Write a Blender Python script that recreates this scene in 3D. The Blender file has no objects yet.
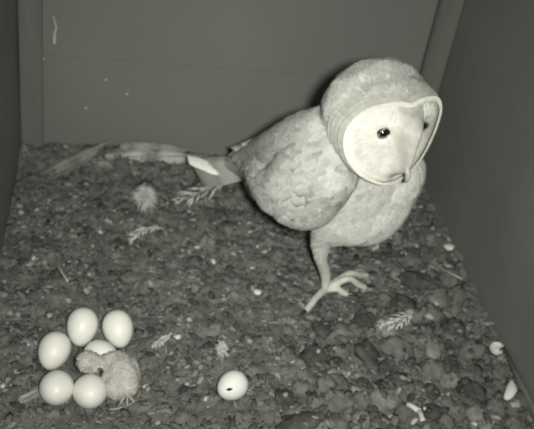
import bpy, bmesh, math, random
import numpy as np
from mathutils import Vector, Matrix, noise
from mathutils.bvhtree import BVHTree
random.seed(7); rng = np.random.default_rng(7)
S = bpy.context.scene; C = S.collection

# ------------------------------------------------------------ camera
H = .63
FPX = 845.94
_d1 = np.array([-134, -615, FPX]); _d1 /= np.linalg.norm(_d1)
_d3 = np.array([-213, 1210, FPX]); _d3 /= np.linalg.norm(_d3)
_r = np.cross(_d3, _d1); _r /= np.linalg.norm(_r); _d1 = np.cross(_r, _d3) * 1.0
_d1 = -np.cross(_d3, _r) if np.dot(np.cross(_d3, _r), _d1) < 0 else np.cross(_d3, _r)
RM = np.array([_r, _d1, -_d3])                       # camera (right, down, forward) -> world
cam_d = bpy.data.cameras.new('camera'); cam = bpy.data.objects.new('camera', cam_d); C.objects.link(cam)
m = Matrix.Identity(4)
for i in range(3):
    m[i][0] = RM[i, 0]; m[i][1] = -RM[i, 1]; m[i][2] = -RM[i, 2]
m[0][3] = 0; m[1][3] = 0; m[2][3] = H
cam.matrix_world = m
cam_d.sensor_width = 36; cam_d.lens = 36 * FPX / 534; cam_d.clip_start = .01
cam_d.dof.use_dof = True; cam_d.dof.focus_distance = .60; cam_d.dof.aperture_fstop = 14.0
S.camera = cam
# ------------------------------------------------------------ world, lamp, exposure
w = bpy.data.worlds.new('world'); S.world = w; w.use_nodes = True
w.node_tree.nodes['Background'].inputs[0].default_value = (.13, .13, .123, 1)
S.view_settings.view_transform = 'Standard'; S.view_settings.look = 'None'
S.view_settings.exposure = 0; S.view_settings.gamma = 1; S.view_settings.use_curve_mapping = False
ld = bpy.data.lights.new('infrared_lamp', 'AREA'); ld.shape = 'DISK'; ld.size = .04; ld.energy = 2.2
ld.color = (1, 1, .955); ld.spread = math.radians(78)
lamp = bpy.data.objects.new('infrared_lamp', ld); C.objects.link(lamp)
lm = m.copy(); off = Vector((RM[0, 0], RM[1, 0], RM[2, 0])) * .050 - Vector((RM[0, 1], RM[1, 1], RM[2, 1])) * .010
lm.translation = Vector((0, 0, H)) + off
lamp.matrix_world = lm @ Matrix.Rotation(math.radians(3), 4, 'Y')

def ray(px, py): return Vector((RM @ np.array([px - 267, py - 214.5, FPX])).tolist())
def fl(px, py, z=0.0):                               # point of the photograph on the plane of height z
    v = ray(px, py); return v * ((z - H) / v.z) + Vector((0, 0, H))
def aY(px, py, Y):                                   # point at the depth Y
    v = ray(px, py); return v * (Y / v.y) + Vector((0, 0, H))
XL, XR, YB, YF, ZC, ZF = -.117, .444, 1.018, -.09, .74, -.03

# ------------------------------------------------------------ materials
def nt(name):
    mt = bpy.data.materials.new(name); mt.use_nodes = True
    n = mt.node_tree; return mt, n, n.nodes['Principled BSDF']
def mat(name, c1, c2=None, scale=40, rough=.8, bump=0, bscale=200, spec=.3, sss=0, stretch=(1, 1, 1), attr=False, detail=6, lo=.35, hi=.65, trans=0):
    mt, n, b = nt(name); L = n.links; N = n.nodes
    tc = N.new('ShaderNodeTexCoord'); mp = N.new('ShaderNodeMapping'); mp.inputs['Scale'].default_value = stretch
    L.new(tc.outputs['Object'], mp.inputs[0])
    b.inputs['Roughness'].default_value = rough; b.inputs['Specular IOR Level'].default_value = spec
    t = N.new('ShaderNodeTexNoise'); t.inputs['Scale'].default_value = scale; t.inputs['Detail'].default_value = detail
    L.new(mp.outputs[0], t.inputs['Vector'])
    r = N.new('ShaderNodeValToRGB'); r.color_ramp.elements[0].position = lo; r.color_ramp.elements[1].position = hi
    r.color_ramp.elements[0].color = (*c1, 1); r.color_ramp.elements[1].color = (*(c2 or c1), 1)
    L.new(t.outputs[0], r.inputs[0]); out = r.outputs[0]
    if attr:
        a = N.new('ShaderNodeAttribute'); a.attribute_name = 'Col'
        mx = N.new('ShaderNodeMix'); mx.data_type = 'RGBA'; mx.blend_type = 'MULTIPLY'; mx.inputs[0].default_value = 1
        L.new(a.outputs['Color'], mx.inputs[6]); L.new(out, mx.inputs[7]); out = mx.outputs[2]
    L.new(out, b.inputs['Base Color'])
    if sss:
        b.inputs['Subsurface Weight'].default_value = sss; b.inputs['Subsurface Radius'].default_value = (.004, .003, .002)
        b.inputs['Subsurface Scale'].default_value = 1
    if bump:
        t2 = N.new('ShaderNodeTexNoise'); t2.inputs['Scale'].default_value = bscale; t2.inputs['Detail'].default_value = 5
        L.new(mp.outputs[0], t2.inputs['Vector'])
        bp = N.new('ShaderNodeBump'); bp.inputs['Strength'].default_value = bump; bp.inputs['Distance'].default_value = .001
        L.new(t2.outputs[0], bp.inputs['Height']); L.new(bp.outputs[0], b.inputs['Normal'])
    return mt
M = {}
M['wall'] = mat('painted_board', (.130, .134, .120), (.155, .158, .137), 5, .62, .25, 90, .3, stretch=(1, 1, .6), lo=.3, hi=.7)
M['wallr'] = mat('painted_side_board', (.158, .164, .148), (.188, .193, .172), 7, .62, .3, 90, .3, lo=.3, hi=.7)
M['batten'] = mat('batten_wood', (.105, .109, .095), (.130, .133, .114), 9, .6, .4, 60, .3, stretch=(6, 6, .4))
M['litter'] = mat('trampled_litter', (.080, .083, .071), (.165, .168, .148), 55, .92, 1.0, 260, .2, lo=.34, hi=.68, detail=9)
M['crumb'] = mat('litter_crumb', (.7, .7, .7), (1.1, 1.1, 1.1), 160, .9, .5, 500, .2, attr=True)
M['pellet'] = mat('pellet', (.090, .091, .080), (.185, .186, .166), 75, .85, 1.0, 380, .25, lo=.33, hi=.7)
M['pellet_dark'] = mat('pellet_dark', (.035, .036, .030), (.085, .086, .073), 70, .8, 1.0, 380, .25)
M['pellet_pale'] = mat('pellet_pale', (.14, .141, .125), (.25, .25, .225), 75, .85, 1.0, 380, .25)
M['egg'] = mat('eggshell', (.66, .66, .59), (.73, .73, .655), 30, .42, .15, 700, .35, sss=.15)
M['hole'] = mat('hole', (.015, .015, .012), None, rough=.9)
M['plume'] = mat('plumage', (.82, .82, .80), (1.0, 1.0, .98), 260, .85, .4, 900, .1, attr=True)
M['under'] = mat('owl_down', (.38, .38, .34), (.48, .48, .44), 60, .9, .6, 500, .1)
M['leg'] = mat('leg_feather', (.50, .50, .44), (.64, .64, .57), 90, .85, .6, 600, .1)
M['toe'] = mat('toe_skin', (.40, .40, .34), (.54, .54, .46), 120, .6, .6, 900, .3)
M['disc'] = mat('disc_feathers', (.70, .70, .67), (.82, .82, .78), 150, .85, .5, 700, .08, attr=True)
M['eye'] = mat('eye', (.006, .006, .006), None, rough=.12, spec=.6)
M['lid'] = mat('eyelid', (.20, .19, .16), None, rough=.6)
M['beak'] = mat('beak', (.30, .30, .27), (.38, .38, .34), 80, .45, .1)
M['talon'] = mat('talon', (.03, .03, .028), None, rough=.35, spec=.5)
M['shaft'] = mat('quill', (.34, .34, .27), (.46, .46, .38), 80, .5, 0)
M['vane'] = mat('vane', (.85, .85, .85), (1, 1, 1), 300, .85, .3, 900, .1, attr=True)
M['bone'] = mat('bone_chip', (.42, .42, .36), (.62, .62, .55), 90, .6, .3, 400)
M['chick'] = mat('chick_down', (.33, .315, .28), (.45, .43, .385), 120, .8, .8, 500, .15, sss=.3)
M['chick_skin'] = mat('chick_skin', (.30, .27, .235), (.36, .33, .29), 90, .6, .3, 400, .25, sss=.3)
M['dropping'] = mat('dropping', (.40, .40, .34), (.50, .50, .43), 90, .7, .3, 300)
M['twig'] = mat('twig', (.24, .24, .18), (.36, .36, .28), 90, .8, .5, 300, stretch=(1, 1, 1))
M['bark'] = mat('wood_sliver', (.20, .20, .165), (.31, .31, .26), 60, .8, .6, 300)

# ------------------------------------------------------------ helpers
def obj(name, verts, faces, mt, parent=None, smooth=True, cols=None):
    me = bpy.data.meshes.new(name)
    me.from_pydata([tuple(v) for v in verts], [], [tuple(f) for f in faces]); me.update()
    if smooth: me.polygons.foreach_set('use_smooth', [True] * len(me.polygons))
    if cols is not None:
        a = me.color_attributes.new('Col', 'FLOAT_COLOR', 'POINT')
        c = np.ones((len(verts), 4), dtype=np.float32); c[:, :3] = np.asarray(cols, dtype=np.float32).reshape(-1, 3)
        a.data.foreach_set('color', c.ravel())
    me.materials.append(mt)
    o = bpy.data.objects.new(name, me); C.objects.link(o)
    if parent: o.parent = parent
    return o
def tag(o, label=None, cat=None, group=None, kind=None):
    if label: o['label'] = label
    if cat: o['category'] = cat
    if group: o['group'] = group
    if kind: o['kind'] = kind
    return o
def empty(name, loc):
    o = bpy.data.objects.new(name, None); C.objects.link(o); o.location = loc; o.empty_display_size = .01; return o
def at(o, parent_loc):                               # put a part built in world coordinates under a root that stands at parent_loc
    o.location = -Vector(parent_loc); return o
def box(name, a, b, mt, parent=None, bev=.0015):
    bm = bmesh.new(); bmesh.ops.create_cube(bm, size=1)
    for v in bm.verts:
        v.co = Vector([a[i] + (b[i] - a[i]) * (v.co[i] + .5) for i in range(3)])
    if bev: bmesh.ops.bevel(bm, geom=bm.edges[:], offset=bev, segments=2, affect='EDGES')
    me = bpy.data.meshes.new(name); bm.to_mesh(me); bm.free(); me.materials.append(mt)
    o = bpy.data.objects.new(name, me); C.objects.link(o)
    if parent: o.parent = parent
    return o
class MB:
    def __init__(s): s.v = []; s.f = []; s.c = []
    def add(s, vs, fs, col=None):
        k = len(s.v); s.v += [tuple(v) for v in vs]; s.f += [tuple(i + k for i in f) for f in fs]
        if col is not None:
            s.c += ([col] * len(vs) if not isinstance(col, list) else col)
    def tube(s, pts, rad, n=7, col=None):
        vs = []; fs = []; pts = [Vector(p) for p in pts]
        if not hasattr(rad, '__len__'): rad = [rad] * len(pts)
        for i, p in enumerate(pts):
            t = (pts[min(i + 1, len(pts) - 1)] - pts[max(i - 1, 0)]).normalized()
            up = Vector((0, 0, 1)) if abs(t.z) < .9 else Vector((1, 0, 0))
            a = t.cross(up).normalized(); b = t.cross(a)
            for k in range(n):
                th = 2 * math.pi * k / n; vs.append(p + (a * math.cos(th) + b * math.sin(th)) * rad[i])
        for i in range(len(pts) - 1):
            for k in range(n):
                fs.append((i * n + k, i * n + (k + 1) % n, (i + 1) * n + (k + 1) % n, (i + 1) * n + k))
        fs.append(tuple(range(n))[::-1]); fs.append(tuple((len(pts) - 1) * n + k for k in range(n)))
        s.add(vs, fs, col)
    def build(s, name, mt, parent=None, smooth=True):
        return obj(name, s.v, s.f, mt, parent, smooth, s.c if s.c else None)
_ico = {}
def ico(sub):
    if sub not in _ico:
        bm = bmesh.new(); bmesh.ops.create_icosphere(bm, subdivisions=sub, radius=1)
        _ico[sub] = ([v.co.copy() for v in bm.verts], [tuple(v.index for v in f.verts) for f in bm.faces]); bm.free()
    return _ico[sub]
def frame(x, z):                                     # a rotation whose x axis is x and z axis about z
    x = Vector(x).normalized(); y = Vector(z).cross(x)
    if y.length < 1e-5: y = Vector((0, 1, 0)).cross(x)
    y.normalize(); z = x.cross(y)
    return Matrix((x, y, z)).transposed()
def fbm(p, o=3): return noise.fractal(p, 1.0, 2.0, o)
def lerp(a, b, t): return a + (b - a) * t
def sm(a, b, x):
    t = min(1, max(0, (x - a) / (b - a))); return t * t * (3 - 2 * t)
def spline(P, n):
    P = [Vector(p) for p in P]; out = []
    for i in range(len(P) - 1):
        p0 = P[max(i - 1, 0)]; p1 = P[i]; p2 = P[i + 1]; p3 = P[min(i + 2, len(P) - 1)]
        for k in range(n):
            t = k / n
            out.append(.5 * ((2 * p1) + (p2 - p0) * t + (2 * p0 - 5 * p1 + 4 * p2 - p3) * t * t + (3 * p1 - p0 - 3 * p2 + p3) * t ** 3))
    out.append(P[-1]); return out

# ------------------------------------------------------------ the setting
tag(box('floor', (XL - .02, YF - .02, ZF - .012), (XR + .02, YB + .02, ZF), M['wallr'], bev=0), kind='structure')
def wallgrid(name, fn, nu, nv, mt, flip=False):
    """a wall board with a little warp, as a thick slab"""
    vs = []; fs = []
    for lay in (0, 1):
        for j in range(nv + 1):
            for i in range(nu + 1): vs.append(fn(i / nu, j / nv, lay))
    W = nu + 1; T = W * (nv + 1)
    for lay in (0, 1):
        for j in range(nv):
            for i in range(nu):
                q = (j * W + i, j * W + i + 1, (j + 1) * W + i + 1, (j + 1) * W + i)
                q = tuple(k + lay * T for k in q); fs.append(q if lay == 0 else q[::-1])
    rim = [i for i in range(W)] + [j * W + nu for j in range(1, nv + 1)] + [nv * W + i for i in range(nu - 1, -1, -1)] + [j * W for j in range(nv - 1, 0, -1)]
    for k in range(len(rim)):
        a = rim[k]; b = rim[(k + 1) % len(rim)]; fs.append((b, a, a + T, b + T))
    o = obj(name, vs, fs, mt)
    bm = bmesh.new(); bm.from_mesh(o.data); bmesh.ops.recalc_face_normals(bm, faces=bm.faces); bm.to_mesh(o.data); bm.free()
    for p in o.data.polygons: p.use_smooth = False
    return o
def warp(p): return .0012 * noise.noise(Vector(p) * 7)
wl = wallgrid('wall_left', lambda u, v, l: Vector((XL - .012 * l + warp((0, u, v)), lerp(YF, YB + .012, u), lerp(ZF, ZC, v))), 30, 20, M['wallr'])
wr = wallgrid('wall_right', lambda u, v, l: Vector((XR + .012 * l + warp((5, u, v)), lerp(YF, YB + .012, u), lerp(ZF, ZC, v))), 30, 20, M['wallr'])
for o in (wl, wr): tag(o, kind='structure')
zs = aY(75, 57, YB).z
wb = tag(box('wall_back', (XL - .012, YB + .010, ZF), (XR + .012, YB + .018, ZC), M['wallr'], bev=0), kind='structure')
for z0, z1, k in ((ZF, zs - .0001, 0), (zs + .0001, ZC, 1)):
    o = box('board', (XL, YB, z0), (XR, YB + .010, z1), M['wall'], wb, bev=.0003)
YT = YB - .014                                       # face of the corner battens
tag(box('trim_1', (XL + .0012, YT, ZF), (XL + .029, YB, ZC), M['batten'], bev=.002), kind='structure')
tag(box('trim_2', (XR - .032, YT, ZF), (XR - .0012, YB, ZC), M['batten'], bev=.002), kind='structure')
a = fl(503, 350, .010); b = fl(548, 440, .004)
mb = MB(); mb.tube([(XR - .004, a.y, .013), (XR - .004, (a.y + b.y) / 2, .013), (XR - .004, b.y - .05, .014)], [.0025, .004, .004], 6)
tag(mb.build('trim_3', M['batten']), kind='structure')

# ------------------------------------------------------------ litter
def lit(x, y):
    p = Vector((x * 26, y * 26, 0))
    h = .0050 * fbm(p, 3) + .0022 * fbm(p * 3.3, 3)
    lump = sm(.18, .36, x) * sm(.95, .7, y)
    h += lump * .006 * (noise.noise(p * 1.35 + Vector((3, 9, 0))))
    h += .016 * sm(.945, 1.01, y) * (1 - .4 * sm(.05, .2, x)) + .010 * sm(XR - .035, XR, x)
    h += .004 * sm(-.085, -.115, x)
    e = math.hypot(x + .008, y - .625); h -= .004 * sm(.07, .02, e)
    return h
xs = np.linspace(XL + .0008, XR - .0008, 225)
ys = np.concatenate([np.linspace(YF + .001, .47, 30)[:-1], np.linspace(.47, YB - .0008, 225)])
vs = []; fs = []
for y in ys:
    for x in xs: vs.append((x, y, lit(x, y)))
W = len(xs)
for j in range(len(ys) - 1):
    for i in range(W - 1): fs.append((j * W + i, j * W + i + 1, (j + 1) * W + i + 1, (j + 1) * W + i))
litter = obj('litter', vs, fs, M['litter'])
tag(litter, 'dark trampled litter of broken pellets covering the box floor', 'litter', kind='stuff')
def gp(px, py, lift=0):                              # the point of the litter seen at a pixel
    z = 0
    for _ in range(4): q = fl(px, py, z); z = lit(q.x, q.y)
    q = fl(px, py, z); q.z = lit(q.x, q.y) + lift; return q

nests = [gp(82, 340), gp(118, 342), gp(54, 362), gp(57, 398), gp(90, 402), gp(120, 385), gp(95, 370)]
# ------------------------------------------------------------ owl pellets, each a thing
def lump_mesh(name, sx, sy, sz, seed, rough=.34):
    V, F = ico(3); vs = []
    for v in V:
        n = 1 + rough * fbm(v * 1.6 + Vector((seed, 0, 0)), 3) + .5 * rough * noise.noise(v * 5 + Vector((0, seed, 0)))
        vs.append((v.x * sx * n, v.y * sy * n, v.z * sz * n))
    return vs, F
pellets = []
def pellet(px, py, lpx, wpx, ang, mt, label, group=None, seed=None, sink=.42, name='owl_pellet', cat='pellet'):
    q = gp(px, py); d = (q - Vector((0, 0, H))).length; k = d / FPX / 2
    sx, sy = lpx * k, wpx * k; sz = sy * .8
    vs, F = lump_mesh(name, sx, sy, sz, seed if seed is not None else px * .13 + py * .7)
    o = obj(name, vs, F, M[mt]); o.location = q + Vector((0, 0, sz * (1 - 2 * sink)))
    o.rotation_euler = (random.uniform(-.2, .2), random.uniform(-.2, .2), math.radians(ang))
    pellets.append(o); return tag(o, label, cat, group)
pellet(312, 358, 30, 24, 40, 'pellet_dark', 'dark round owl pellet between the white eggshell and the black hollow-looking pellet')
pellet(367, 355, 30, 22, 110, 'pellet_dark', 'blackest owl pellet, oval, just below the splayed feather right of the foot')
pellet(395, 352, 30, 34, 60, 'pellet', 'grey owl pellet touching the right side of the blackest pellet')
pellet(382, 402, 24, 30, 70, 'pellet_pale', 'pale grey oval owl pellet near the bottom edge below the blackest pellet')
pellet(338, 404, 26, 32, 80, 'pellet', 'brownish grey owl pellet left of the pale oval pellet at the bottom')
pellet(300, 424, 46, 24, 5, 'pellet_dark', 'wide dark owl pellet cut by the bottom edge, right of the white eggshell')
pellet(420, 283, 48, 20, -15, 'pellet_dark', 'long dark owl pellet lying under the slender feather right of the foot')
pellet(453, 330, 26, 20, 120, 'pellet_dark', 'dark owl pellet with pale rim left of the small ring-shaped shell')
pellet(431, 318, 28, 24, 30, 'pellet', 'grey rounded owl pellet right of the splayed feather')
pellet(470, 352, 30, 24, 10, 'pellet', 'grey owl pellet directly left of the small ring-shaped shell')
pellet(430, 372, 30, 22, 20, 'pellet', 'mid-grey owl pellet above the forked bone at the bottom')
pellet(470, 395, 30, 26, -20, 'pellet_dark', 'dark owl pellet left of the curved shell fragment by the wall')
pellet(448, 382, 22, 18, 50, 'pellet_pale', 'pale small owl pellet between forked bone and curved shell fragment')
pellet(410, 262, 26, 18, 20, 'pellet', 'grey owl pellet in the shade under the owl breast')
pellet(500, 372, 24, 16, 60, 'pellet', 'grey owl pellet between ring-shaped shell and curved shell fragment')
pellet(462, 258, 22, 14, 100, 'pellet', 'small owl pellet against the right wall beside the white bone chip')
MARKS = [('the lone white eggshell', 232, 387), ('the owl foot', 325, 295), ('the comb-like feather', 203, 197), ('the fluffy down tuft', 145, 195), ('the small splayed feather', 147, 238),
         ('the top right egg', 118, 329), ('the top left egg', 82, 327), ('the far left egg', 54, 351), ('the bottom left egg', 56, 388), ('the chick', 125, 378), ('the fanned feather', 395, 322),
         ('the long dark pellet', 420, 283), ('the forked bone', 418, 414), ('the ring-shaped shell', 496, 351), ('the curved shell fragment', 508, 391), ('the small white shell bit', 257, 293),
         ('the tattered feather', 162, 342), ('the narrow left feather', 62, 270), ('the blackest pellet', 367, 355), ('the white chip by the right wall', 449, 249), ('the pale oval pellet', 382, 402), ('the small pale tuft', 222, 349), ('the left wall chip', 4, 296)]
DIRS = ['right of', 'above and right of', 'directly above', 'above and left of', 'left of', 'below and left of', 'directly below', 'below and right of']
taken = set()
def where(px, py):
    for nm, mx, my in sorted(MARKS, key=lambda q: math.hypot(q[1] - px, q[2] - py)):
        d = DIRS[int(round(math.atan2(my - py, px - mx) / (math.pi / 4))) % 8]
        if (nm, d) not in taken:
            taken.add((nm, d)); return d + ' ' + nm
used = [(312, 358), (367, 355), (395, 352), (382, 402), (338, 404), (300, 424), (420, 283), (453, 330), (431, 318), (470, 352), (430, 372), (470, 395), (448, 382), (410, 262), (500, 372), (462, 258), (325, 297), (355, 284), (335, 312), (300, 315), (372, 275), (345, 300), (232, 387)]
rs = random.Random(3)
def free(px, py, rmin):
    return all(math.hypot(px - a, py - b) > rmin for a, b in used)
TONE = {'pellet': 'grey', 'pellet_dark': 'dark', 'pellet_pale': 'pale'}; last = ['']
def pick(): last[0] = rs.choice(('pellet', 'pellet', 'pellet', 'pellet_dark', 'pellet_pale')); return last[0]
n = 0; tries = 0
while n < 40 and tries < 4000:
    tries += 1; px = rs.uniform(285, 525); py = rs.uniform(262, 428)
    q = fl(px, py)
    if q.x > XR - .02 or (px < 380 and py < 318) or not free(px, py, 19): continue
    used.append((px, py)); s = rs.uniform(15, 27)
    pellet(px, py, s, s * rs.uniform(.65, .9), rs.uniform(0, 180), pick(), 
           TONE[last[0]] + ' matted owl pellet ' + where(px, py), 'matted pellets between eggshell and right wall', sink=.5); n += 1
n = 0; tries = 0
while n < 32 and tries < 4000:
    tries += 1; px = rs.uniform(8, 290); py = rs.uniform(180, 425)
    q = fl(px, py)
    if q.x < XL + .02 or not free(px, py, 19) or (22 < px < 158 and 296 < py < 420) or (170 < px < 250 and py < 235) or (200 < px < 262 and py > 362): continue
    if math.hypot(px - 147, py - 238) < 22 or math.hypot(px - 145, py - 195) < 26: continue
    used.append((px, py)); s = rs.uniform(10, 18)
    pellet(px, py, s, s * rs.uniform(.6, .9), rs.uniform(0, 180), pick(), 
           TONE[last[0]] + ' flattened pellet lump ' + where(px, py), 'flattened pellet lumps left of the owl', sink=.62, name='pellet_lump'); n += 1

# crumbs: thousands of bits too small to pick apart
cv = []; cf = []; cc = []; base = 0
LV = [v.co.copy() for v in litter.data.vertices]; LP = [tuple(p.vertices) for p in litter.data.polygons]
for o in pellets:
    mx = Matrix.LocRotScale(o.location, o.rotation_euler, None); k = len(LV)
    LV += [mx @ v.co for v in o.data.vertices]; LP += [tuple(i + k for i in p.vertices) for p in o.data.polygons]
BL = BVHTree.FromPolygons(LV, LP)
i1 = ico(1)
I1v = np.array([tuple(v) for v in i1[0]]); I1f = np.array(i1[1])
for k in range(14000):
    x = random.uniform(XL + .004, XR - .004); y = random.uniform(.49, YB - .006)
    if math.hypot(x - nests[6].x, y - nests[6].y) < .03: continue
    hz = BL.ray_cast(Vector((x, y, .2)), Vector((0, 0, -1)))[0].z
    if hz > lit(x, y) + .0025 and random.random() < .8: continue
    s = random.choice((.0007, .001, .0015, .0022, .003)) * random.uniform(.7, 1.4)
    if x > .2 and y < .9: s *= 1.25
    sc = np.array([s * random.uniform(1, 2.2), s * random.uniform(.7, 1.1), s * random.uniform(.4, .8)])
    if random.random() < .2: sc = np.array([random.uniform(.004, .009), .0006, .0005])
    R = np.array(Matrix.Rotation(random.uniform(0, 6.28), 3, 'Z') @ Matrix.Rotation(random.uniform(-.5, .5), 3, 'Y'))
    V = (I1v * (1 + rng.normal(0, .24, (len(I1v), 1)))) * sc @ R.T + np.array([x, y, BL.ray_cast(Vector((x, y, .2)), Vector((0, 0, -1)))[0].z + s * .2])
    cv.append(V); cf.append(I1f + base); base += len(V)
    g = random.random(); g = (.08 + .14 * g * g if g < .94 else random.uniform(.24, .40)) * (1 + .75 * fbm(Vector((x * 30, y * 30, 3)), 3))
    cc.append(np.tile(np.array([g * .98, g * 1.0, g * random.uniform(.84, .96)]), (len(V), 1)))
cr = obj('litter_crumbs', np.concatenate(cv), np.concatenate(cf).tolist(), M['crumb'], None, True, np.concatenate(cc))
tag(cr, 'fine crumbs of pellet, bone and husk strewn over the dark litter', 'litter', kind='stuff')

# ------------------------------------------------------------ eggs
def egg_pts(L, W, n=22, m_=28):
    vs = [(-L / 2, 0, 0)]; fs = []
    for i in range(1, n):
        t = i / n * math.pi; x = -math.cos(t) * L / 2
        r = math.sin(t) * W / 2 * (1 + .13 * math.cos(t))
        for k in range(m_):
            a = 2 * math.pi * k / m_; vs.append((x, r * math.cos(a), r * math.sin(a)))
    vs.append((L / 2, 0, 0)); e = len(vs) - 1
    for k in range(m_): fs.append((0, 1 + (k + 1) % m_, 1 + k)); fs.append((e, 1 + (n - 2) * m_ + k, 1 + (n - 2) * m_ + (k + 1) % m_))
    for i in range(n - 2):
        for k in range(m_):
            a = 1 + i * m_; fs.append((a + k, a + (k + 1) % m_, a + m_ + (k + 1) % m_, a + m_ + k))
    return vs, fs
def egg(px, py, L, W, heading, tilt, label):
    """px, py: centre of the egg in view. The narrow end points along heading / tilt."""
    z = .0145
    for _ in range(3): q = fl(px, py, z); z = lit(q.x, q.y) + W / 2 * .93 + abs(math.sin(math.radians(tilt))) * (L - W) / 2
    q = fl(px, py, z)
    vs, fs = egg_pts(L, W); o = obj('egg', vs, fs, M['egg'])
    o.location = q; o.rotation_euler = (0, math.radians(-tilt), math.radians(heading))
    return tag(o, label, 'egg', 'white eggs gathered round the chick')
egg(82, 327, .0405, .0315, 262, -32, 'white oval egg at the top left of the clutch')
egg(118, 329, .0405, .0315, 285, -28, 'white oval egg at the top right of the clutch, above the chick body')
egg(54, 351, .0395, .0315, 255, -22, 'white egg at the far left of the clutch, middle of the left side')
egg(56.5, 388.5, .0365, .0325, 268, 30, 'round-looking white egg at the bottom left corner of the clutch')
egg(90, 392, .0370, .0325, 275, 30, 'round-looking white egg at the bottom middle, in front of the chick head')
egg(101, 356, .0370, .0310, 330, 10, 'white egg mostly hidden behind the chick, only its top showing')
# the opened egg: a shell with a chipped hole and a broken pointed edge
V, F = egg_pts(.0335, .0285, 30, 36)
q = fl(232, 386, .014); root = empty('hatched_eggshell', q)
tag(root, 'lone white eggshell with a small dark chip, away from the clutch', 'eggshell')
root.rotation_euler = (0, math.radians(-6), math.radians(222))
Rm = root.rotation_euler.to_matrix(); toC = (Vector((0, 0, H)) - q).normalized(); inv = Rm.inverted()
# hole on the side facing up and outward
hd = inv @ (toC + .22 * Vector((-RM[0, 0], -RM[1, 0], -RM[2, 0])) + .26 * Vector((RM[0, 1], RM[1, 1], RM[2, 1]))).normalized()
vs = [Vector(v) for v in V]
hit = min(range(len(vs)), key=lambda i: (vs[i].normalized() - hd.normalized()).length)
hc = vs[hit]
keep = []
for f in F:
    c = sum((vs[i] for i in f), Vector()) / len(f); d = c - hc
    a = Rm @ d
    if abs(a.dot(Vector((RM[0, 0], RM[1, 0], RM[2, 0])))) < .0026 and abs(a.dot(Vector((RM[0, 1], RM[1, 1], RM[2, 1])))) < .0011: continue
    keep.append(f)
sh = obj('shell', vs, keep, M['egg'], root)
md = sh.modifiers.new('thick', 'SOLIDIFY'); md.thickness = .0006; md.offset = -1
vi, fi = egg_pts(.0315, .0265, 12, 16); obj('hollow', vi, fi, M['hole'], root)

# ------------------------------------------------------------ surfaces grown from chains of balls
def ballmesh(name, chains, voxel, mt, parent=None, smooth=6, extra=None):
    """chains: lists of (point, radius); returns one continuous surface"""
    V, F = ico(2); vs = []; fs = []
    def ball(p, r, Rt=None, sc=(1, 1, 1)):
        k = len(vs)
        for v in V:
            u = Vector((v.x * sc[0], v.y * sc[1], v.z * sc[2])) * r
            if Rt: u = Rt @ u
            vs.append(p + u)
        fs.extend(tuple(i + k for i in f) for f in F)
    for ch in chains:
        if len(ch) == 1: ball(ch[0][0], ch[0][1]); continue
        P = [Vector((*c[0], c[1])) for c in ch]
        pts = []
        for i in range(len(P) - 1):
            a_, b_ = P[i], P[i + 1]; rr = min(a_[3], b_[3]); L = (a_ - b_).length
            n = max(2, int(L / (rr * .22)))
            p0 = P[max(i - 1, 0)]; p3 = P[min(i + 2, len(P) - 1)]
            for k in range(n):
                t = k / n
                pts.append(.5 * ((2 * a_) + (b_ - p0) * t + (2 * p0 - 5 * a_ + 4 * b_ - p3) * t * t + (3 * a_ - p0 - 3 * b_ + p3) * t ** 3))
        pts.append(P[-1])
        for q in pts: ball(Vector((q[0], q[1], q[2])), q[3])
    for (p, r, Rt, sc) in (extra or []): ball(p, r, Rt, sc)
    o = obj(name, vs, fs, mt)
    r = o.modifiers.new('r', 'REMESH'); r.mode = 'VOXEL'; r.voxel_size = voxel; r.use_smooth_shade = True
    s = o.modifiers.new('s', 'SMOOTH'); s.iterations = smooth; s.factor = .5
    dg = bpy.context.evaluated_depsgraph_get(); e = o.evaluated_get(dg)
    me = bpy.data.meshes.new_from_object(e, depsgraph=dg); old = o.data
    o.modifiers.clear(); o.data = me; bpy.data.meshes.remove(old)
    me.polygons.foreach_set('use_smooth', [True] * len(me.polygons))
    if not me.materials: me.materials.append(mt)
    if parent: o.parent = parent
    return o

# ------------------------------------------------------------ the owl
OW = Vector((.262, .742, lit(.262, .742)))
owl = empty('barn_owl', OW)
tag(owl, 'large white heart-faced owl standing at the right, looking down towards the camera', 'owl')
FW = Vector((.5, -.866, 0)); RT = Vector((-.866, -.5, 0)); UP = Vector((0, 0, 1))
HC = aY(388, 122, .699)                               # head centre
az = math.radians(-70); pit = math.radians(-3)
hF = Vector((math.cos(az) * math.cos(pit), math.sin(az) * math.cos(pit), math.sin(pit)))
hL = UP.cross(hF).normalized(); hU = hF.cross(hL); rol = Matrix.Rotation(math.radians(2), 3, hF); hL = rol @ hL; hU = rol @ hU
HR = Matrix((hF, hL, hU)).transposed()                # columns forward, left, up
spine = [(HC - hF * .032 - UP * .012, .040), (aY(373, 160, .735), .042), (aY(362, 186, .745), .047), (aY(330, 184, .765), .050),
         (aY(295, 172, .795), .047), (aY(268, 165, .838), .032), (aY(246, 163, .880), .018), (aY(228, 163, .915), .009)]
breast = [(aY(398, 172, .728), .030), (aY(389, 190, .728), .032), (aY(368, 213, .733), .036), (aY(340, 221, .740), .028)]
rf = gp(324, 294); lf = gp(352, 281)
mantle = [(aY(327, 134, .728), .031), (aY(306, 141, .752), .032), (aY(284, 150, .785), .029), (aY(262, 154, .835), .020), (aY(242, 159, .875), .011)]
rleg = [(aY(338, 215, .738), .028), (aY(324, 237, .738), .015), (aY(320, 254, .736), .0088), (Vector((rf.x - .003, rf.y + .003, rf.z + .028)), .0070), (rf + UP * .0085, .0056)]
lleg = [(aY(372, 222, .757), .024), (aY(362, 240, .760), .012), (Vector((lf.x, lf.y, lf.z + .035)), .0062), (lf + UP * .008, .0056)]
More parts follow.
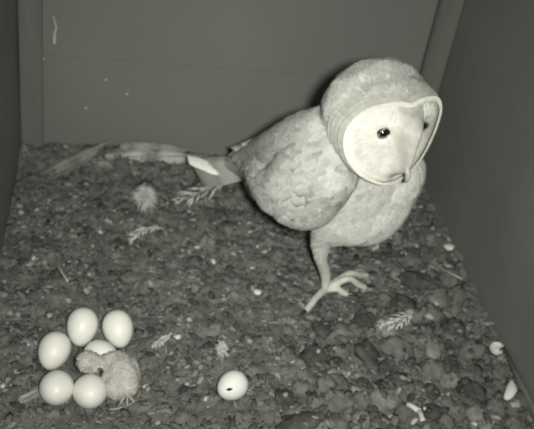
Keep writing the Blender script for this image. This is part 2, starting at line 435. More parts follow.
skull = [(HC - hF * .027 + hU * .004, 1.0, HR, (.038, .0600, .050)), (HC - hF * .007 + hU * .026, 1.0, HR, (.022, .044, .020)), (HC - hF * .026 - hU * .020, 1.0, HR, (.034, .050, .042))]
body = ballmesh('body', [spine, breast, mantle, rleg], .0024, M['under'], owl, 10, skull); at(body, OW)
# toes: one continuous piece each foot
def toeset(root, tips, name):
    ch = []
    for (tp, arch) in tips:
        t = gp(*tp); t.z += .0045; midp = lerp(root + UP * .008, t, .5); midp.z += arch
        ch.append([(root + UP * .0075, .0052), (midp, .0041), (lerp(midp, t, .6) - UP * .0005, .0043), (t, .0034)])
    o = ballmesh(name, ch, .0012, M['toe'], owl, 3); at(o, OW)
    for (tp, arch) in tips:
        t = gp(*tp); t.z += .0045; d = (t - root); d.z = 0; d.normalize()
        mb = MB(); pts = [t, t + d * .007 + UP * .0022, t + d * .013 + UP * .0004, t + d * .017 - UP * .0035]
        mb.tube(spline(pts, 3), list(np.linspace(.0028, .0005, 10)), 7); k = mb.build('talon', M['talon'], owl); at(k, OW)
    return o
toeset(rf, [((346, 297), .004), ((305, 314), .003), ((364, 290), .014), ((366, 278), .012)], 'foot')

# wing pads
def wing_chain(sgn):
    if sgn > 0:
        return [[(aY(334, 148, .712), .027), (aY(309, 166, .728), .034), (aY(286, 190, .750), .033), (aY(270, 175, .790), .027), (aY(252, 164, .835), .014), (aY(236, 157, .875), .006)],
                [(aY(330, 175, .708), .030), (aY(310, 205, .727), .027), (aY(290, 203, .745), .025)]]
    c = wing_chain(1)
    mid = HC.copy(); out = []
    for ch in c:
        out.append([])
        for p, r in ch:                              # mirror through the owl's own middle plane
            d = (p - Vector((.257, .738, 0))).dot(RT) - .004
            out[-1].append((p - RT * 2 * d * .92, r))
    return out
wingR = ballmesh('wing', wing_chain(1), .0024, M['under'], owl, 12); at(wingR, OW)
wingL = ballmesh('wing', wing_chain(-1), .0026, M['under'], owl, 12); at(wingL, OW)
def bvh(obs):
    vs = []; ps = []
    for o in obs:
        k = len(vs); vs += [v.co.copy() for v in o.data.vertices]; ps += [tuple(i + k for i in p.vertices) for p in o.data.polygons]
    return BVHTree.FromPolygons(vs, ps)
B = bvh([body, wingR, wingL])
# one contour feather: a curved plate
ST = [(0, .30), (.25, .85), (.55, 1.0), (.82, .80), (1.0, .22)]
def plate(p, nrm, flow, L, W, lift=.10, droop=.3):
    x = (flow - nrm * flow.dot(nrm))
    if x.length < 1e-4: x = nrm.orthogonal()
    x.normalize(); y = nrm.cross(x); vs = []
    for t, wd in ST:
        for s in (-1, 0, 1):
            h = lift * L * t - droop * W * .5 * abs(s) * wd + .0006
            vs.append(p + x * (L * t) + y * (s * wd * W * .5) + nrm * h)
    return vs
PF = [(i * 3 + j, i * 3 + j + 1, (i + 1) * 3 + j + 1, (i + 1) * 3 + j) for i in range(4) for j in range(2)]
def surf_points(o, n, seed):
    me = o.data; r = np.random.default_rng(seed); A = np.array([p.area for p in me.polygons]); A /= A.sum()
    idx = r.choice(len(A), n, p=A); P = me.polygons
    return [(P[i].center.copy(), P[i].normal.copy()) for i in idx]
def mottle(p, amt, base, spot=.0):
    n1 = fbm(p * 55, 3); n2 = noise.noise(p * 130 + Vector((4, 4, 4)))
    g = base - amt * .6 * sm(-.1, .7, n1 + .35 * n2) - amt * .5 * random.random()
    return g
tailp = aY(215, 165, .935)
def cover(name, src, n, L0, W0, seed, parent, region, flowf, colf, lift=.1, dk=0):
    mb = MB()
    for p, nn in surf_points(src, n, seed):
        if not region(p): continue
        hitp, hn, _, dd = B.find_nearest(p)
        if hitp is None: continue
        f = flowf(p, nn); k = random.uniform(.8, 1.2)
        L = L0 * k; Wd = W0 * k
        q = p - (f - nn * f.dot(nn)).normalized() * L * .4
        hq, hn2, _, _ = B.find_nearest(q)
        fx = (f - hn2 * f.dot(hn2)).normalized(); vs = []; cur = hq; pt = 0; side_ = hn2.cross(fx)
        for t, wd in ST:
            cq, cn, _, _ = B.find_nearest(cur + fx * L * (t - pt)); pt = t; cur = cq
            for s_ in (-1, 0, 1): vs.append(cq + side_ * (s_ * wd * Wd * .5) + cn * (.0005 + lift * L * t - .12 * Wd * abs(s_) * wd))
            fx = (fx - cn * fx.dot(cn)).normalized()
        g = colf(p) * (.80 if random.random() < dk else 1)
        cols = []
        for t, wd in ST:
            for s in (-1, 0, 1):
                e = g * (1.0 - .06 * (s == 0)) * (.90 + .12 * t)
                cols.append((e, e, e * .93))
        mb.add(vs, PF, cols)
    o = mb.build(name, M['plume'], parent); at(o, OW) if parent is owl else None
    return tag(o, kind='stuff')
neck_cut = lambda p: (p - HC).dot(hF) 
def is_head(p):
    d = p - HC; return d.dot(hU) > -.045 and d.length < .072
def face_zone(p):
    d = p - HC; return d.dot(hF) > .016 and abs(d.dot(hL)) < .050 and -.052 < d.dot(hU) < .036
def bodyflow(p, n):
    f = (tailp - p).normalized() + UP * (-.35)
    fr = sm(.0, .06, (p - OW).dot(FW)); f = f * (1 - .5 * fr) + UP * (-1.0 * fr)
    return f
def bodycol(p):
    bk = sm(.02, -.05, (p - OW).dot(FW)) * sm(.05, .12, p.z)
    return mottle(p, .08 + .10 * bk, .55 - .03 * bk)
crowncol = lambda p: mottle(p * 1.6, .10, .52) - .07 * sm(.005, .04, (p - HC).dot(hU))
cover('body_plumage', body, 3000, .015, .0095, 1, owl, lambda p: not is_head(p) and p.z > OW.z + .062, bodyflow, bodycol, .06, .08)
cover('thigh_plumage', body, 260, .010, .0045, 2, owl, lambda p: OW.z + .03 < p.z < OW.z + .064 , lambda p, n: -UP, lambda p: .60, .02)
cover('crown_plumage', body, 9000, .0070, .0042, 3, owl, lambda p: is_head(p) and not face_zone(p), lambda p, n: (p - (HC + hF * .06 - hU * .01)).normalized() * .6 - hF * .5,
      crowncol, .05)
# wing coverts and flight feathers, each a part of its wing
def feather_solid(name, L, W, seed, bars=True, notch=0, g0=.52, g1=.36):
    """curved vane with thickness, quill ridge and bars; base at 0, tip on +x"""
    n = 12; vs = []; fs = []; cols = []; r = random.Random(seed)
    for lay in (0, 1):
        for i in range(n + 1):
            t = i / n; wd = (min(1, .25 + 2.2 * t) if t < .35 else 1) * (1 - sm(.78, 1.02, t) ** 1.5 * .9)
            for j in range(-2, 3):
                s = j / 2; asym = .38 if s < 0 else .62
                x = L * t; y = s * wd * W * asym; z = -.10 * W * s * s + .0007 * (j == 0) - .0006 * lay - .05 * L * t * t
                vs.append(Vector((x, y, z)))
                b = .5 + .5 * math.sin(t * 17 + s * s * .8) if bars else 0
                g = g0 + .03 * r.uniform(-1, 1) - (g0 - g1) * sm(.55, .9, b) ; g *= (1.12 if s < -.4 else 1)
                cols.append((g, g, g * .92))
    T = (n + 1) * 5
    for i in range(n):
        for j in range(4):
            q = (i * 5 + j, (i + 1) * 5 + j, (i + 1) * 5 + j + 1, i * 5 + j + 1); fs.append(q[::-1]); fs.append(tuple(k + T for k in q))
        for j in (0, 4):
            q = (i * 5 + j, (i + 1) * 5 + j, (i + 1) * 5 + j + T, i * 5 + j + T); fs.append(q if j == 0 else q[::-1])
    for i in (0, n):
        for j in range(4):
            q = (i * 5 + j, i * 5 + j + 1, i * 5 + j + 1 + T, i * 5 + j + T); fs.append(q)
    me = bpy.data.meshes.new(name); me.from_pydata([tuple(v) for v in vs], [], fs); me.update()
    a = me.color_attributes.new('Col', 'FLOAT_COLOR', 'POINT'); c = np.ones((len(vs), 4), dtype=np.float32); c[:, :3] = cols; a.data.foreach_set('color', c.ravel())
    me.materials.append(M['plume']); me.polygons.foreach_set('use_smooth', [True] * len(me.polygons))
    return me
def put(me, name, parent, base, tip, nrm, L0, wscale=1):
    o = bpy.data.objects.new(name, me); C.objects.link(o); o.parent = parent
    x = tip - base; k = x.length / L0; Rf = frame(x, nrm)
    mw = Matrix.Translation(base) @ Rf.to_4x4() @ Matrix.Diagonal((k, wscale, 1, 1))
    o.matrix_basis = mw
    return o
flight = [feather_solid('flight_feather', .12, .020, 11 + i, g0=.60, g1=.36) for i in range(3)]
covert = [feather_solid('covert', .032, .015, 31 + i, False, g0=g) for i, g in enumerate((.47, .46, .48, .45, .46))]
def build_wing(wing, sgn):
    ch = wing_chain(sgn); A = ch[0][0][0]; T_ = ch[0][5][0]
    side = RT * sgn
    # flight feathers: from the wrist back to beyond the tail root, fanned upwards along the back
    for i in range(10):
        t = i / 9
        if sgn > 0:
            b = lerp(aY(300, 205, .752), aY(290, 150, .80), t) + side * .006
            e = lerp(aY(240, 184, .872), aY(226, 146, .900), t)
        else:
            b = lerp(ch[0][2][0], ch[0][2][0] + UP * .02 - side * .01, t); e = lerp(ch[0][5][0] + FW * -.02 - UP * .03, ch[0][5][0] - FW * .03 - UP * .012, t)
        hq, hn, _, _ = B.find_nearest(b); b = hq + hn * .0035
        put(flight[i % 3], 'flight_feather', wing, b, e, (side + UP * .5).normalized(), .12, .8)
    # coverts in rows over the pad
    flow = (T_ - A).normalized()
    rows = 9; cols_ = 9
    d = flow
    vdir = side.cross(d).normalized(); vdir = vdir if vdir.z > 0 else -vdir
    for i in range(cols_ - 1, -1, -1):
        for j in range(rows):
            u = i / (cols_ - 1); v = j / (rows - 1)
            o_ = A + d * lerp(-.012, .135, u) + vdir * (lerp(-.075, .035, v) * (1 - .55 * u) ) + side * .15
            if j % 2: o_ = o_ + d * .008
            hp, hn, _, dd = B.ray_cast(o_, -side)
            if hp is None or dd > .22 or is_head(hp) or hp.z < OW.z + .05: continue
            L = .028 * lerp(.8, 1.15, u); tip = hp + (d - hn * d.dot(hn)).normalized() * L
            h2, n2, _, _ = B.find_nearest(tip); tip = h2 + n2 * .0018
            put(random.choice(covert), 'covert', wing, hp + hn * .0006, tip, hn, .032, random.uniform(.85, 1.05))
for k, (bx, by, ex, ey) in enumerate(((322, 112, 268, 131), (312, 118, 256, 136), (302, 124, 246, 141), (292, 130, 236, 144), (284, 137, 229, 149), (276, 145, 226, 154))):
    Yb = .775 + .018 * k; hq, hn, _, _ = B.find_nearest(aY(bx, by, Yb)); e_ = aY(ex, ey, Yb + .055 - .004 * k)
    put(flight[k % 3], 'flight_feather', wingR, hq + hn * .003, e_ + UP * .003, (UP + RT * .9).normalized(), .12, .62)
for wg, s in ((wingR, 1), (wingL, -1)):
    build_wing(wg, s)
def cover2(src, wing, n, seed):
    o = cover('wing_plumage', src, n, .014, .009, seed, wing, lambda p: not is_head(p), lambda p, nn: (tailp - p).normalized() - UP * .1, lambda p: mottle(p * 1.2, .18, .54), .08, .16)
cover2(wingR, wingR, 1100, 5); cover2(wingL, wingL, 500, 6)
# tail: an Empty would do, but its root is a small pad
tr = aY(236, 164, .895)
tail = ballmesh('tail', [[(aY(245, 163, .880), .012), (tr, .009), (aY(224, 163, .918), .005)]], .002, M['under'], owl, 4); at(tail, OW)
tf = [feather_solid('tail_feather', .085, .020, 51 + i, True, g0=.42, g1=.36) for i in range(2)]
for i in range(9):
    t_ = i / 8
    b = lerp(aY(240, 158, .893), aY(243, 177, .873), t_) + UP * (.0008 - .0002 * i)
    e = lerp(aY(188, 158, .962), aY(201, 178, .938), t_) + UP * (.0008 - .0002 * i)
    put(tf[i % 2], 'tail_feather', tail, b, e, UP + RT * .35, .085, .95)
pale = feather_solid('pale_tail_feather', .045, .019, 77, False, g0=.85)
o = put(pale, 'pale_tail_feather', tail, aY(232, 180, .895) + UP * .008, aY(187, 158, .945) + UP * .006, UP * .8 + RT * .2, .045, 1); o['label'] = 'bright white outer tail feather'

# facial disc: heart-shaped dish, ridge down the middle, ruff round it
def Rth(th):
    c, s_ = math.cos(th), math.sin(th)                 # th measured from left (u) towards up (v)
    r = 1 / math.sqrt((c / .0530) ** 2 + (s_ / (.0365 if s_ > 0 else .052)) ** 2)
    r *= 1 - .09 * math.exp(-((th - math.pi / 2) / .22) ** 2)
    r *= 1 + .05 * math.exp(-((th + math.pi / 2) / .28) ** 2)
    w_ = abs((th - math.pi / 2 + math.pi) % (2 * math.pi) - math.pi); r *= 1 + .06 * math.exp(-((w_ - .85) / .35) ** 2)
    return r
def Dr(u, v): return .0325 - 8.4 * u * u - 2.5 * min(v, 0) ** 2 - 7.0 * max(v, 0) ** 2
def disc_pt(rho, th):
    r = rho * Rth(th); u, v = r * math.cos(th), r * math.sin(th)
    d = Dr(u, v) - .0045 * (1 - rho ** 3.0) * (1 - .75 * sm(.0, .030, v))
    wid = .0062 + .0085 * sm(-.035, .022, v)
    d += .0205 * math.exp(-(u / wid) ** 2) * sm(-.051, -.024, v) * sm(.040, .012, v)
    for e in (-1, 1): d -= .003 * math.exp(-(((u - e * .0208) ** 2 + (v - .0075) ** 2) / .007 ** 2))
    return HC + hF * d + hL * u + hU * v
NR, NT = 22, 88; vs = []; fs = []; cols = []
for i in range(NR + 1):
    rho = i / NR
    for k in range(NT):
        th = -math.pi + 2 * math.pi * k / NT; p = disc_pt(rho, th); st = random.uniform(-1, 1)
        r = rho * Rth(th); u, v = r * math.cos(th), r * math.sin(th)
        vs.append(p);
        c0 = lerp(.0030, .0135, sm(-.040, .012, v))
        g = .87 - .10 * sm(.012, .028, v) - .25 * (1 - sm(c0 - .002, c0 + .003, abs(u))) + .03 * st - .07 * math.exp(-((rho - .87) / .055) ** 2)  # last term: feather band inside the rim, with the dish's shade painted in
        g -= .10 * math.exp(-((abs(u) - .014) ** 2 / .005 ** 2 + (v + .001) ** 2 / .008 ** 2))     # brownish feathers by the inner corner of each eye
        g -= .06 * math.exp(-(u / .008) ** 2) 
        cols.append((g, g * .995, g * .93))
for i in range(NR):
    for k in range(NT): fs.append((i * NT + k, i * NT + (k + 1) % NT, (i + 1) * NT + (k + 1) % NT, (i + 1) * NT + k))
# skirt carrying the ruff back onto the skull
for (mul, dd) in ((1.035, -.005), (1.05, -.014), (1.03, -.034)):
    for k in range(NT):
        th = -math.pi + 2 * math.pi * k / NT; r = Rth(th) * mul; u, v = r * math.cos(th), r * math.sin(th)
        u0 = Rth(th) * math.cos(th); v0 = Rth(th) * math.sin(th)
        vs.append(HC + hF * (Dr(u0, v0) + dd) + hL * u + hU * v); cols.append((.66, .66, .60))
for i in range(NR, NR + 3):
    for k in range(NT): fs.append((i * NT + k, i * NT + (k + 1) % NT, (i + 1) * NT + (k + 1) % NT, (i + 1) * NT + k))
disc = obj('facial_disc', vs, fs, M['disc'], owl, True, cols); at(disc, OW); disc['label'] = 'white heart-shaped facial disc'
# ruff of short stiff feathers
mb = MB()
for ring, (mul, dd, L, g) in enumerate(((1.05, -.024, .006, 0), (1.05, -.018, .006, 0), (1.045, -.012, .006, 0), (1.03, -.006, .006, 0), (1.005, -.0015, .0040, .95), (.99, .0000, .0035, .98))):
    for k in range(230):
        th = -math.pi + 2 * math.pi * (k + .5 * (ring % 2)) / 230 + random.uniform(-.01, .01)
        r = Rth(th) * mul; r0 = Rth(th)
        p = HC + hF * (Dr(r0 * math.cos(th), r0 * math.sin(th)) + dd) + hL * r * math.cos(th) + hU * r * math.sin(th)
        out = hL * math.cos(th) + hU * math.sin(th)
        nrm = (out * .7 + hF * .7).normalized() if ring < 4 else (out * .25 + hF).normalized()
        f = (-hF + out * .5) if ring < 3 else (out * .35 - hF)
        gg = (g * (1 - .22 * sm(.2, .8, math.sin(th))) if g else crowncol(p)) * random.uniform(.95, 1.05)
        mb.add(plate(p - f.normalized() * L * .5 + nrm * .0006, nrm, f, L, .0030, .04), PF, (gg, gg, gg * .92))
ruff = mb.build('ruff', M['disc'], owl); at(ruff, OW); tag(ruff, kind='stuff')
# radial bristles over the dish
mb = MB()
for k in range(1500):
    th = random.uniform(-math.pi, math.pi); rho = math.sqrt(random.uniform(.02, .60)); u, v = rho * Rth(th) * math.cos(th), rho * Rth(th) * math.sin(th)
    e = 1 if u > 0 else -1; ex, ey = e * .0208, .0075; du, dv = u - ex, v - ey; l = math.hypot(du, dv)
    if l < .0110 or abs(u) < .0165: continue
    du /= l; dv /= l
    def onface(a, b_):
        t = math.atan2(b_, a); rr = math.hypot(a, b_) / Rth(t); return disc_pt(min(rr, 1), t)
    p0 = onface(u, v); p1 = onface(u + du * .004, v + dv * .004)
    f = p1 - p0; nn = f.cross(hL * -dv + hU * du); nn = nn if nn.dot(hF) > 0 else -nn; nn.normalize()
    g = random.uniform(.80, .90) - .10 * sm(.012, .028, v) - (.05 * math.exp(-((abs(u) - .016) ** 2 / .005 ** 2 + (v + .001) ** 2 / .008 ** 2)))
    mb.add(plate(p0 - nn * .0004, nn, f, random.uniform(.005, .008), .0022, .03), PF, (g, g, g * .93))
br = mb.build('face_bristles', M['disc'], owl); at(br, OW); tag(br, kind='stuff')
for e in (-1, 1):
    c = disc_pt(math.hypot(.0208, .0075) / Rth(math.atan2(.0075, e * .0208)), math.atan2(.0075, e * .0208))
    V2, F2 = ico(3); vs = [c - hF * .0012 + (hF * v.x * .0056 + hL * v.y * .0078 + (hU * .95 + hL * -.25 * e) * v.z * .0058) for v in V2]
    ey = obj('eye', vs, F2, M['eye'], owl); at(ey, OW); ey['label'] = 'small black eye'
    mb = MB(); pts = []
    for k in range(17):
        t = 2 * math.pi * k / 16; pts.append(c + hF * .0016 + hL * math.cos(t) * .0080 + (hU * .95 - hL * .25 * e) * math.sin(t) * .0060)
    mb.tube(pts, .0010, 6); ld_ = mb.build('eyelid', M['lid'], owl); at(ld_, OW)
# beak
bp = disc_pt(.030 / Rth(-math.pi / 2), -math.pi / 2)
mb = MB(); mb.tube(spline([bp + hF * -.005 + hU * .008, bp + hF * .0022 + hU * .002, bp + hF * .0040 - hU * .005, bp + hF * .0015 - hU * .0105], 4), list(np.linspace(.0034, .0028, 8)) + [.0024, .0020, .0015, .0010, .0005], 10)
bk = mb.build('beak', M['beak'], owl); at(bk, OW); bk['label'] = 'pale hooked beak'

# ------------------------------------------------------------ chick
ck = gp(112, 378); cb = ck.copy()
chick = empty('owl_chick', cb)
tag(chick, 'newly hatched pinkish grey chick slumped among the white eggs', 'chick')
def U(px, py, z): return fl(px, py, z)
ch = [[(U(126, 385, .013), .0125), (U(121, 374, .016), .0160), (U(117, 364, .018), .0135), (U(108, 362, .022), .0085), (U(98, 363, .026), .0075), (U(88, 362, .026), .0115)],
      [(U(116, 388, .013), .0120), (U(120, 376, .015), .0140)],
      [(U(130, 366, .016), .0085), (U(134, 378, .011), .0060), (U(131, 391, .008), .0040)],
      [(U(108, 377, .016), .0070), (U(106, 387, .011), .0045), (U(112, 396, .006), .0035)],
      [(U(84, 359, .029), .0072)], [(U(92, 365, .027), .0085)], [(U(96, 368, .0265), .0046), (U(99, 370, .0245), .0026)]]
cbm = ballmesh('body', ch, .0011, M['chick'], chick, 5); at(cbm, cb)
BC = bvh([cbm]); mb = MB()
for p, nn in surf_points(cbm, 1500, 9):
    if random.random() < .25: continue
    f = Vector((random.uniform(-1, 1), random.uniform(-1, 1), random.uniform(-1.2, .3)))
    g = random.uniform(.44, .56)
    mb.add(plate(p, nn, f, random.uniform(.0025, .004), .0012, .04), PF, (g, g * .96, g * .88))
dn = mb.build('down', M['plume'], chick); at(dn, cb); tag(dn, kind='stuff')
mb = MB(); a0 = U(98, 369, .0275); a1 = U(103, 372, .0255)
mb.tube([a0, lerp(a0, a1, .5) + UP * .0008, a1, a1 - UP * .0012], [.0022, .0018, .0011, .0004], 8); k = mb.build('beak', M['talon'], chick); at(k, cb); k['label'] = 'dark tiny beak'
V2, F2 = ico(2)
ep = U(90.5, 368, .030); o = obj('eye', [ep + v * .0022 for v in V2], F2, M['chick_skin'], chick); at(o, cb); o['label'] = 'closed bulging eye'
fp = U(127, 400, .003)
mb = MB()
for dx, dy in ((-.007, -.006), (0, -.009), (.007, -.005)):
    mb.tube([fp + Vector((0, .006, .003)), fp + Vector((dx * .6, dy * .4, .0035)), fp + Vector((dx, dy, .0012))], [.0019, .0014, .0006], 6)
o = mb.build('foot', M['chick_skin'], chick); at(o, cb)

# ------------------------------------------------------------ loose feathers
def loose(name, A, Bp, W, label, g=.5, bars=0, dens=60, sparse=False, lift=.004, curl=.15, oneside=0, cat='feather', group=None, width=.0011, ang=.9, seed=0):
    r = random.Random(seed + int(A[0] * 7 + A[1]))
    a = gp(*A, lift); b = gp(*Bp, lift); root = empty(name, a)
    tag(root, label, cat, group)
    x = (b - a); L = x.length; xd = x.normalized(); yd = UP.cross(xd).normalized(); zd = xd.cross(yd)
    def ax(t): return a + xd * (L * t) + yd * (curl * L * math.sin(math.pi * t) * .5) + zd * (.010 * math.sin(math.pi * t) * L / .06 * .35)
    mb = MB(); mb.tube([ax(t / 8) for t in range(9)], list(np.linspace(.0011, .0003, 9)), 6); s = mb.build('shaft', M['shaft'], root); at(s, a)
    mb = MB()
    for i in range(dens):
        t = lerp(.12, .99, i / (dens - 1)); p = ax(t)
        prof = min(1, .35 + 2.4 * (t - .1)) * (1 - sm(.7, 1.05, t) * .75)
        for sd in (-1, 1):
            if oneside and sd == -oneside and r.random() < .8: continue
            if sparse and r.random() < .35: continue
            l = W * .5 * prof * r.uniform(.8, 1.1); an = ang + r.uniform(-.12, .12) * (3 if sparse else 1)
            d = xd * math.cos(an) + yd * (sd * math.sin(an)); dz = r.uniform(-.05, .25) if sparse else .05
            pts = [p, p + d * l * .5 + zd * (l * .5 * dz + .0006), p + (d + xd * .25).normalized() * l + zd * l * dz * .3]
            wv = d.cross(zd).normalized() * (width if sparse else L / dens * 1.3) * .5
            gg = g * r.uniform(.85, 1.1) * (1 - .45 * (bars and math.sin(t * bars) > .25))
            vs = []
            for q, k in zip(pts, (.8, 1, .35)): vs += [q - wv * k, q + wv * k + zd * .0002, q + zd * -.0005]
            mb.add(vs, [(0, 1, 4, 3), (3, 4, 7, 6), (1, 2, 5, 4), (4, 5, 8, 7), (2, 0, 3, 5), (5, 3, 6, 8), (6, 7, 8)], (gg, gg, gg * .90))
    v = mb.build('vane', M['vane'], root); at(v, a); return root
loose('feather', (230, 184), (176, 207), .060, 'pale feather with spread comb-like barbs below the owl tail', g=.72, dens=20, sparse=True, width=.0024, lift=.009, ang=.62, oneside=0)
loose('feather', (163, 231), (131, 246), .024, 'small pale splayed feather lying below the fluffy down tuft', g=.60, dens=30, sparse=True, width=.0018, ang=.75, curl=-.4)
def broad(A, Bt, Wd, nrm, g0, g1, label, cat='feather'):
    root = empty('feather', A); tag(root, label, cat); L = (Bt - A).length
    vane = feather_solid('vane', L, Wd, int(L * 1e4), True, g0=g0, g1=g1)
    v = put(vane, 'vane', root, Vector((0, 0, 0)), Bt - A, nrm, L)
    mb = MB(); Rf = frame(Bt - A, nrm)
    mb.tube([Rf @ Vector((L * t, 0, .0012 - .05 * L * t * t)) for t in (-.12, .2, .5, .8, 1)], [.0012, .0010, .0008, .0006, .0003], 6); mb.build('shaft', M['bark'], root)
    mb = MB(); r = random.Random(4)
    for i in range(34):                                # loose barbs along one ragged edge
        t = i / 33; a_ = Rf @ Vector((L * lerp(.3, .98, t), Wd * .45 * (1 - sm(.8, 1, t) * .6), -.001)); b_ = a_ + Rf @ Vector((L * .05, Wd * r.uniform(.15, .4), -.001))
        mb.tube([a_, b_], [.0009, .0003], 4, (g0, g0, g0 * .9))
    mb.build('barbs', M['vane'], root); return root
broad(aY(196, 156, .995), aY(99, 157, .985), .024, Vector((0, -.75, .65)), .40, .16, 'long barred brownish feather lying along the foot of the back wall')
broad(aY(186, 150, 1.004), aY(120, 145, 1.000), .018, Vector((0, -.8, .6)), .28, .18, 'dull brown feather half hidden behind the long barred feather')
broad(aY(104, 144, .992), aY(36, 176, .955), .020, Vector((0, -.6, .8)), .19, .13, 'ragged grey feather slanting into the far left corner')
loose('feather', (412, 312), (378, 331), .030, 'pale fanned feather above the grey pellets right of the foot', g=.62, dens=30, sparse=True, width=.0028, ang=.8, curl=.3, lift=.007)
loose('feather', (460, 287), (425, 269), .010, 'slender pale feather lying over the long dark pellet', g=.30, dens=40, lift=.012, ang=.5)
loose('feather', (68, 284), (57, 258), .008, 'narrow pale feather lying alone on the left floor above the eggs', g=.28, dens=36, lift=.003, ang=.5)
loose('feather', (172, 334), (152, 350), .016, 'small pale tattered feather right of the clutch of eggs', g=.58, dens=26, lift=.004, ang=.7, sparse=True, width=.0022)
loose('feather', (48, 384), (20, 402), .020, 'grey downy feather tucked against the bottom left egg', g=.32, dens=36, lift=.002, ang=.8)
# down tufts
def tuft(px, py, rad_px, g, label, n=650, tall=1.3, stretch=1.9):
    q = gp(px, py); k = (q - Vector((0, 0, H))).length / FPX; R_ = rad_px * k
    root = empty('down_tuft', q); tag(root, label, 'feather')
    mb = MB(); r = random.Random(px)
    for i in range(n):
        th = r.uniform(0, 6.28); el = r.uniform(.05, 1.2); l = R_ * r.uniform(.5, 1.05)
        d = Vector((math.cos(th) * math.cos(el), math.sin(th) * math.cos(el) * stretch, math.sin(el) * .5 * tall))
        sd = Vector((-math.sin(th), math.cos(th), 0)) * .0007
        p = q + UP * .0005; m1 = p + d * l * .55 + UP * .002; m2 = p + d * l - UP * .0006 + sd * r.uniform(-3, 3)
        gg = g * r.uniform(.8, 1.15)
        vs = [p - sd, p + sd, p + UP * .0005, m1 - sd, m1 + sd, m1 + UP * .0006, m2]
        mb.add(vs, [(0, 1, 4, 3), (1, 2, 5, 4), (2, 0, 3, 5), (3, 4, 6), (4, 5, 6), (5, 3, 6)], (gg, gg, gg * .92))
    v = mb.build('barbs', M['vane'], root); at(v, q)
    mb = MB(); mb.tube([q + Vector((0, 0, .0005)), q + Vector((.002, R_ * .5, .003)), q + Vector((.001, R_ * .9, .002))], [.0006, .0005, .0003], 5); s = mb.build('quill', M['shaft'], root); at(s, q)
    return root
loose('feather', (340, 286), (366, 272), .022, 'grey downy feather under the owl talons', g=.34, dens=40, lift=.002, ang=.6)
tuft(145, 197, 17, .50, 'fluffy white down tuft in the middle of the floor near the back wall')
tuft(222, 350, 11, .50, 'small pale down tuft just above the lone eggshell', 140)
tuft(207, 245, 13, .24, 'faint grey down tuft left of the owl near the bare feather', 140)

# ------------------------------------------------------------ bone chips, shell bits, twig, droppings
def chip(name, px, py, lpx, wpx, ang, label, cat, seed, mt='bone', tall=.6):
    q = gp(px, py); k = (q - Vector((0, 0, H))).length / FPX / 2; V3, F3 = ico(2); vs = []
    for v in V3:
        n_ = 1 + .28 * noise.noise(v * 2.2 + Vector((seed * 3.1, 0, 0))); vs.append((v.x * lpx * k * n_, v.y * wpx * k * n_, v.z * wpx * k * tall * n_))
    o = obj(name, vs, F3, M[mt]); o.location = q + UP * (wpx * k * tall * .6); o.rotation_euler = (0, 0, math.radians(ang)); return tag(o, label, cat)
chip('eggshell_bit', 257, 293, 9, 8, 0, 'small white shell bit on open floor left of the owl foot', 'eggshell', 1)
chip('bone_chip', 449, 249, 13, 9, -20, 'white bone chip near the right wall behind the owl', 'bone', 2)
chip('bone_chip', 430, 238, 13, 9, 60, 'greyish bone chip close under the owl breast by the wall', 'bone', 3, 'pellet_pale')
chip('bone_chip', 426, 373, 6, 5, 10, 'tiny bright bone chip above the forked bone', 'bone', 4)
chip('bone_chip', 437, 352, 7, 4, 60, 'tiny pale bone chip between two grey pellets', 'bone', 5)
chip('bone_chip', 476, 425, 12, 7, 10, 'white bone chip cut by the bottom edge near the right', 'bone', 6)
chip('bone_chip', 146, 387, 8, 5, 20, 'white bone chip just right of the chick', 'bone', 7)
chip('bone_chip', 49, 287, 10, 5, 0, 'pale chip above the far left egg', 'bone', 8, 'pellet_pale')
chip('bone_chip', 40, 238, 10, 5, 10, 'pale chip in the left floor far from the eggs', 'bone', 9, 'pellet_pale')
chip('bone_chip', 3, 296, 8, 10, 60, 'pale bone chip against the left wall', 'bone', 10, 'pellet_pale')
chip('bone_chip', 170, 310, 6, 5, 0, 'tiny pale chip right above the tattered feather', 'bone', 11, 'pellet_pale')
chip('bone_chip', 301, 260, 7, 4, 20, 'pale chip on the floor left of the owl leg', 'bone', 12, 'pellet_pale')
# forked bone
q = gp(418, 414); mb = MB()
for d in ((.010, .004), (-.009, .010), (.001, -.012)):
    mb.tube([q + UP * .004, q + Vector((d[0] * .6, d[1] * .6, .0045)), q + Vector((d[0], d[1], .003))], [.0034, .0024, .0030], 8)
tag(mb.build('forked_bone', M['bone']), 'white forked bone fragment near the bottom edge right of centre', 'bone')
# small ring-shaped shell: a snail-like broken cap
q = gp(496, 351, .002); vs = []; fs = []; n_ = 24; prof = [(.0015, .0022), (.0035, .0012), (.0055, .0018), (.0072, .0040), (.0082, .0030), (.0080, .0002)]
for r_, z in prof:
    for k in range(n_): vs.append((r_ * math.cos(k / n_ * 6.2832), r_ * math.sin(k / n_ * 6.2832), z))
for i in range(len(prof) - 1):
    for k in range(n_): fs.append((i * n_ + k, (i + 1) * n_ + k, (i + 1) * n_ + (k + 1) % n_, i * n_ + (k + 1) % n_))
fs.append(tuple(range(n_))); fs.append(tuple((len(prof) - 1) * n_ + k for k in range(n_))[::-1])
o = obj('round_shell', vs, fs, M['bone']); o.location = q; o.rotation_euler = (.3, -.15, 0)
tag(o, 'small round cup-like shell piece with a raised rim by the right wall', 'eggshell')
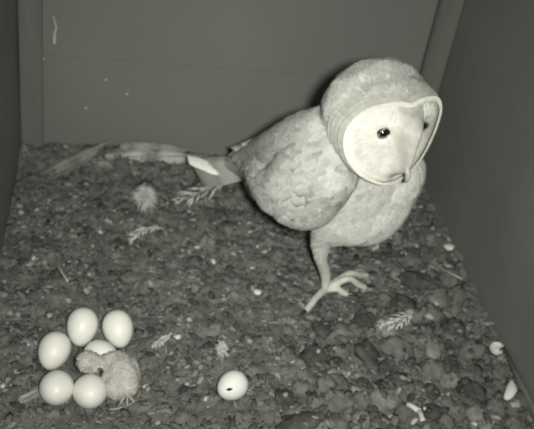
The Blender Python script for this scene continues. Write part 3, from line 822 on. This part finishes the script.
# curved shell fragment
a = gp(511, 383, .002); b = gp(504, 402, .002); mb = MB(); x = (b - a); L = x.length; xd = x.normalized(); yd = UP.cross(xd)
n1, n2 = 8, 6; vs = []; fs = []
for lay in (0, .0007):
    for i in range(n1 + 1):
        for j in range(n2 + 1):
            t = i / n1; s_ = (j / n2 - .5) * 2; wd = .0058 * math.sin(math.pi * (.08 + .84 * t)); th = s_ * 1.2
            vs.append(a + xd * L * t + yd * (wd * math.sin(th) * 1.1 + .003 * math.sin(math.pi * t)) + UP * (wd * math.cos(th) * .8 + .001 - lay))
T = (n1 + 1) * (n2 + 1)
for i in range(n1):
    for j in range(n2):
        k = i * (n2 + 1) + j; q4 = (k, k + n2 + 1, k + n2 + 2, k + 1); fs.append(q4); fs.append(tuple(z + T for z in q4[::-1]))
tag(obj('eggshell_fragment', vs, fs, M['egg']), 'curved white shell fragment at the lower right beside the wall strip', 'eggshell')
# twigs
def twig(pts, r, label, mt='twig'):
    mb = MB(); P = [gp(*p, r * .8) for p in pts]; S_ = spline(P, 5); mb.tube(S_, list(np.linspace(r, r * .5, len(S_))), 7)
    return tag(mb.build('twig', M[mt]), label, 'twig')
twig([(98, 411), (118, 409), (134, 402), (141, 391)], .0010, 'thin pale curved twig skirting the lower edge of the chick')
twig([(360, 257), (366, 252), (370, 262)], .0010, 'short twig stub on the floor behind the owl foot')
twig([(345, 322), (362, 312), (377, 300)], .0008, 'thin stalk lying right of the owl toes')
twig([(78, 203), (110, 210), (131, 221)], .0008, 'thin brown stalk left of the down tuft')
# dropping streak and specks on the back wall
q = [aY(53, 16, YB - .0008), aY(56, 27, YB - .0008), aY(54.5, 35, YB - .0008), aY(54.5, 44, YB - .0008)]
mb = MB(); S_ = spline(q, 5); rr = [.0006 + .0012 * sm(0, 1, i / 15) for i in range(16)]
for i, p in enumerate(S_): p.y = YB
mb.tube(S_, rr, 8); tag(mb.build('dropping_streak', M['dropping']), 'pale dried dropping streak on the back wall near the left batten', 'dropping')
for (px, py, lab) in ((127, 94, 'pale dried speck in the middle of the left back wall'), (106, 80, 'small pale speck on the back wall left of a stain'), (86, 108, 'faint pale speck low on the back wall above the left corner'), (43, 59, 'pale speck beside the left batten at the board joint')):
    p = aY(px, py, YB - .0002); vs = [(v.x * .0016, v.y * .0006, v.z * .0016) for v in ico(2)[0]]
    o = obj('dropping_speck', vs, ico(2)[1], M['dropping']); o.location = p; tag(o, lab, 'dropping')
